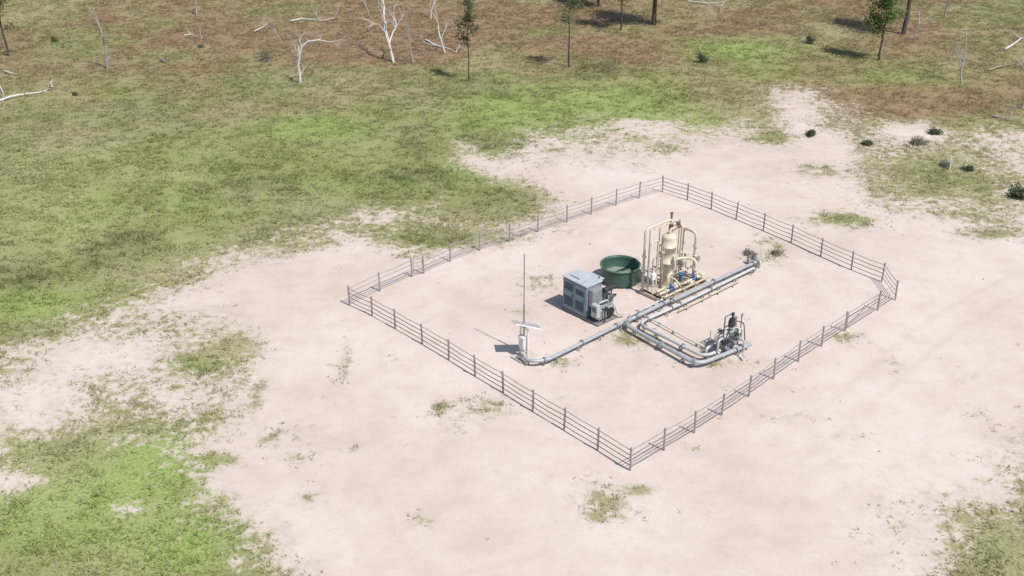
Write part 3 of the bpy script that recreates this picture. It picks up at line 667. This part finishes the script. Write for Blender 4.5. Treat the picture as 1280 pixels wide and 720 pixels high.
def shrub(px, py, r, label, seed, lf='leafd', dn=1.0, flat=.8):
    rg = random.Random(seed); t = thing('shrub', label, 'shrub', at(px, py)); m = MB(); cen = []
    for k in range(9):
        a = rg.uniform(0, 6.28); e = rg.uniform(.15, 1.3); d = Vector((math.cos(a)*math.cos(e), math.sin(a)*math.cos(e), math.sin(e)*flat)); q = d*r*rg.uniform(.55, .95)
        m.tube([Vector((0,0,-.02)), q*.5+Vector((0,0,.04)), q], [.03,.02,.01], 5); cen.append((q, r*.26)); cen.append((q*.6+Vector((0,0,.05)), r*.26))
    m.build('stem', M['bark'], t); leaves('foliage', lf, t, cen, int(30*dn), .065+r*.045, 1, rg); return t

leafy_tree(10,70, hgt(10,70,-25), 'thin gum tree with sparse dark leaves in the upper left corner', 1, .15, 'bark', 'leafd', 26, .13, .40, .32, 1.9, 14)
dead_tree(134,86, 6, 'single slender grey dead trunk at the upper left', 2, .15, 'deadg', depth=1, crook=.04, spread=.35, nb=5, fr=.8)
dead_tree(246,19, -45, 'straight grey dead trunk cut by the top edge, left of the middle trees', 3, .14, 'deadg', depth=1, crook=.04, spread=.5, fr=.8)
shrub(331,76,1.0, 'grey green twiggy shrub left of the bleached tree with the long side limb', 4, 'leafs', .8, 1.3)
dead_tree(354,56, 18, 'small bare grey sapling behind the grey green twiggy shrub', 5, .07, 'deadg', depth=2, crook=.14, spread=.6, nb=4)
t = thing('dead_tree', 'bleached dead tree with one long limb reaching to the right', 'tree', at(375,104)); m = MB(); tp = []
m.tube([(0,0,-.1),(.05,0,.9),(-.05,.05,1.8),(.15,.1,2.6)], [.17,.145,.13,.11], 8)
m.tube([(.15,.1,2.6),(.5,.2,3.7),(1.1,.3,4.15),(2.2,.3,4.3),(3.3,.2,4.1),(4.6,0,4.45)], [.11,.10,.09,.07,.05,.025], 7)
rg = random.Random(8)
limb(m, Vector((-.05,.05,1.8)), Vector((-.4,.2,1)), 1.9, .07, 2, rg, tp); limb(m, Vector((.15,.1,2.6)), Vector((-.25,0,1)), 1.8, .07, 2, rg, tp); limb(m, Vector((2.2,.3,4.3)), Vector((.4,.2,.5)), 1.2, .04, 1, rg, tp); limb(m, Vector((.5,.2,3.7)), Vector((-.3,.1,1)), 1.3, .05, 1, rg, tp)
limb(m, Vector((.05,0,.9)), Vector((.8,-.2,.6)), 1.3, .05, 1, rg, tp); limb(m, Vector((3.3,.2,4.1)), Vector((.5,.0,-.5)), .9, .03, 1, rg, tp)
m.build('trunk', M['dead'], t)
dead_tree(492,78, -22, 'widely forked pale dead tree left of the slender dead pole, cut by the top edge', 21, .13, 'dead', lean=(-.35,.1), depth=3, crook=.17, spread=.95, nb=4, fr=.42)
dead_tree(516,79, 8, 'slender grey dead tree just right of the widely forked pale tree', 10, .12, 'deadg', depth=2, crook=.08, spread=.5, fr=.6, nb=4)
dead_tree(556,66, -20, 'upright pale dead tree behind the slim leafy sapling, beside a fallen log', 11, .12, 'dead', lean=(-.08,0), depth=3, crook=.14, spread=.7, fr=.48)
dead_tree(538,24, -40, 'thin pale dead tree at the top edge behind the fallen log', 57, .09, 'dead', depth=2, crook=.12, spread=.7, fr=.5)
dead_tree(462,22, -30, 'thin grey dead tree at the top edge left of the widely forked tree', 58, .08, 'deadg', depth=2, crook=.12, spread=.7, fr=.5)
leafy_tree(587,102, hgt(587,102,0), 'slim dark green sapling nearest the camera in the upper middle', 12, .085, 'bark', 'leafd', 30, .13, .30, .42, 1.15, 16)
leafy_tree(711,84, hgt(711,84,-22), 'tall thin gum with bright green crown right of the slim dark sapling', 13, .11, 'bark', 'leaf', 34, .13, .36, .48, 1.5, 16)
leafy_tree(776,38, hgt(776,38,-60), 'thin gum trunk left of the thick dark trunk at the top edge', 14, .12, 'bark', 'leaf', 60, .17, .6, .35, 1.9, 16)
leafy_tree(817,31, hgt(817,31,-95), 'thick dark gum trunk at the top edge right of centre', 15, .30, 'bark', 'leafd', 130, .22, .9, .30, 3.2, 22)
leafy_tree(748,8, hgt(748,8,-95), 'gum tree rooted furthest back at the top edge, left of the thick trunk', 41, .18, 'bark', 'leafd', 110, .2, .8, .25, 2.6, 20)
dead_tree(901,16, -20, 'small pale dead tree at the top edge between the dark trunk and the bushy gum', 16, .06, 'dead', depth=2, crook=.12)
leafy_tree(1099,75, hgt(1099,75,-28), 'bushy mid green gum tree standing alone at the upper right', 17, .13, 'bark', 'leafg', 95, .15, .50, .28, 1.7, 22)
leafy_tree(1129,43, hgt(1129,43,-110), 'thick dark gum trunk just behind the bushy green gum at the upper right', 18, .30, 'bark', 'leafd', 120, .2, .85, .40, 2.8, 20, lean=(.06,0))
dead_tree(1143,50, 8, 'small forked pale dead tree right of the thick dark trunk at the upper right', 19, .07, 'dead', depth=2, crook=.12, spread=.6)
dead_tree(1180,23, -30, 'grey dead trunk at the top edge above the bare thin tree', 20, .13, 'deadg', depth=1, crook=.07, spread=.5, fr=.75)
dead_tree(1202,105, 32, 'bare thin grey dead tree standing on red brown grass at the upper right', 25, .10, 'deadg', depth=2, crook=.10, spread=.6, fr=.6, nb=4)
dead_tree(1277,136, 28, 'pale twisted dead tree at the right edge of the picture', 23, .12, 'dead', lean=(-.1,.1), depth=3, crook=.16, spread=.8, fr=.5)
shrub(876,78,.75, 'small upright dark green bush below the top edge, right of the thick trunk', 24, 'leafd', 1, 1.6)
shrub(1012,54,.65, 'small dark bush alone on brown grass left of the bushy gum', 26, 'leafd', .8, 1.8)
shrub(1013,170,.55, 'round dark bush on sand behind the far corner of the fence', 27, 'leafd', 1.3)
shrub(1083,181,.45, 'small dark bush right of the round dark bush, on the sand edge', 28, 'leafd', 1.2)
shrub(1149,180,.80, 'grey green low bush, larger one of the pair right of the small dark bush', 29, 'leafs', 1.2, .6)
shrub(1168,167,.65, 'flat dark bush touching the back of the grey green low bush', 30, 'leafd', 1.2, .45)
shrub(1181,208,.50, 'dark bush left of the small pale marker post', 31, 'leafs', 1.2, .8)
shrub(1209,213,.50, 'dark bush right of the small pale marker post', 32, 'leafd', 1.2, .6)
shrub(1277,246,1.0, 'large dark bush at the right edge, lowest of the dark bushes', 33, 'leafd', 1.6, .9)
shrub(94,119,.28, 'tiny black looking bush near the long white fallen branch', 34, 'leafd', 1)
shrub(69,52,.5, 'small green bush right of the thin gum tree in the upper left', 35, 'leaf', .9, 1.3)
shrub(970,318,.5, 'sparse grey weed clump behind the far end of the export pipes', 36, 'leafs', .35, .5)
shrub(936,318,.45, 'dry grey weed clump against the valve set at the pipe end', 37, 'leafs', .35, .6)
shrub(252,60,.4, 'small grey bush in the brown grass between the pale pole and the twiggy shrub', 43, 'leafs', .8, 1.0)

def fallen(pts, rad, label, seed, nb=3, mt='dead', name='fallen_branch'):
    P = [at(a, b_, .12+.0) for a, b_ in pts]; base = Vector((P[0].x, P[0].y, 0)); m = MB(); rg = random.Random(seed); tp = []
    P = [p-base+Vector((0,0,rg.uniform(0,.15))) for p in P]; n = len(P)
    fp = fillet(P, .5, 3); m.tube(fp, [rad*(1-.7*i/(len(fp)-1)) for i in range(len(fp))], 7)
    for k in range(nb):
        q = P[rg.randrange(1, n)]; limb(m, q, Vector((rg.uniform(-1,1), rg.uniform(-1,1), rg.uniform(.1,.7))), rg.uniform(.8,1.8), rad*.4, 1, rg, tp)
    o = m.build(name, M[mt], None); o.location = base; return tag(o, label, 'branch')
fallen([(-6,128),(14,122),(30,119),(50,116),(67,110)], .13, 'long white fallen branch at the left edge in the grass', 1, 4)
fallen([(6,90),(14,93),(21,92)], .09, 'short pale fallen stick above the long white branch', 2, 1)
fallen([(-4,101),(4,116),(4,128)], .08, 'pale fallen limb crossing the left end of the long white branch', 3, 2)
fallen([(532,50),(545,57),(563,62),(570,66)], .12, 'pale fallen log leaning at the foot of the upright pale dead tree', 4, 2)
fallen([(364,27),(378,24),(400,27),(418,24)], .10, 'grey fallen branch in the brown grass above the bleached tree', 5, 3, 'dead')
fallen([(200,74),(206,78),(213,80)], .07, 'short grey stick right of the slender grey trunk', 6, 1, 'deadg')
fallen([(1256,62),(1266,56),(1276,49),(1290,44)], .13, 'white fallen branch at the right edge above the twisted tree', 7, 3)
fallen([(1236,88),(1250,84),(1268,80)], .08, 'thin grey fallen branch behind the twisted dead tree', 8, 2, 'deadg')
fallen([(230,45),(238,43),(252,48)], .08, 'small pale stick lying left of the small grey bush', 9, 2)
fallen([(318,40),(330,34),(338,26)], .08, 'thin pale fallen branch behind the grey green shrub', 10, 2)
fallen([(860,2),(885,5),(905,3)], .08, 'pale branch lying at the top edge by the small pale dead tree', 12, 2)
fallen([(1240,145),(1262,150),(1276,148)], .08, 'grey branch lying below the twisted dead tree at the right edge', 13, 2, 'deadg')

# ------------------------------------------------------------ light, sky, camera
sh = Vector((-.72,.69,0)).normalized(); el = R(57)
dv = Vector((sh.x*math.cos(el), sh.y*math.cos(el), -math.sin(el)))
sun = bpy.data.lights.new('sun', 'SUN'); sun.energy = 4.5; sun.angle = R(.5); sun.color = (1, .965, .92)
so = bpy.data.objects.new('sun', sun); C.objects.link(so); so.rotation_euler = dv.to_track_quat('-Z', 'Y').to_euler(); so.location = (30,-30,60)
w = bpy.data.worlds.new('World'); bpy.context.scene.world = w; w.use_nodes = True; wn = w.node_tree
sky = wn.nodes.new('ShaderNodeTexSky'); sky.sky_type = 'NISHITA'; sky.sun_disc = False; sky.sun_elevation = el; sky.sun_rotation = math.atan2(-sh.x, -sh.y)
wn.links.new(sky.outputs[0], wn.nodes['Background'].inputs[0]); wn.nodes['Background'].inputs[1].default_value = .12
cam = bpy.data.cameras.new('camera'); cam.sensor_width = 36; cam.lens = 36*F/1280; cam.clip_end = 8000
cobj = bpy.data.objects.new('camera', cam); C.objects.link(cobj); cobj.location = (0,0,H); cobj.rotation_euler = (R(90)-PIT, 0, 0)
bpy.context.scene.camera = cobj
bpy.context.scene.view_settings.view_transform = 'Standard'; bpy.context.scene.view_settings.look = 'None'; bpy.context.scene.view_settings.exposure = 0
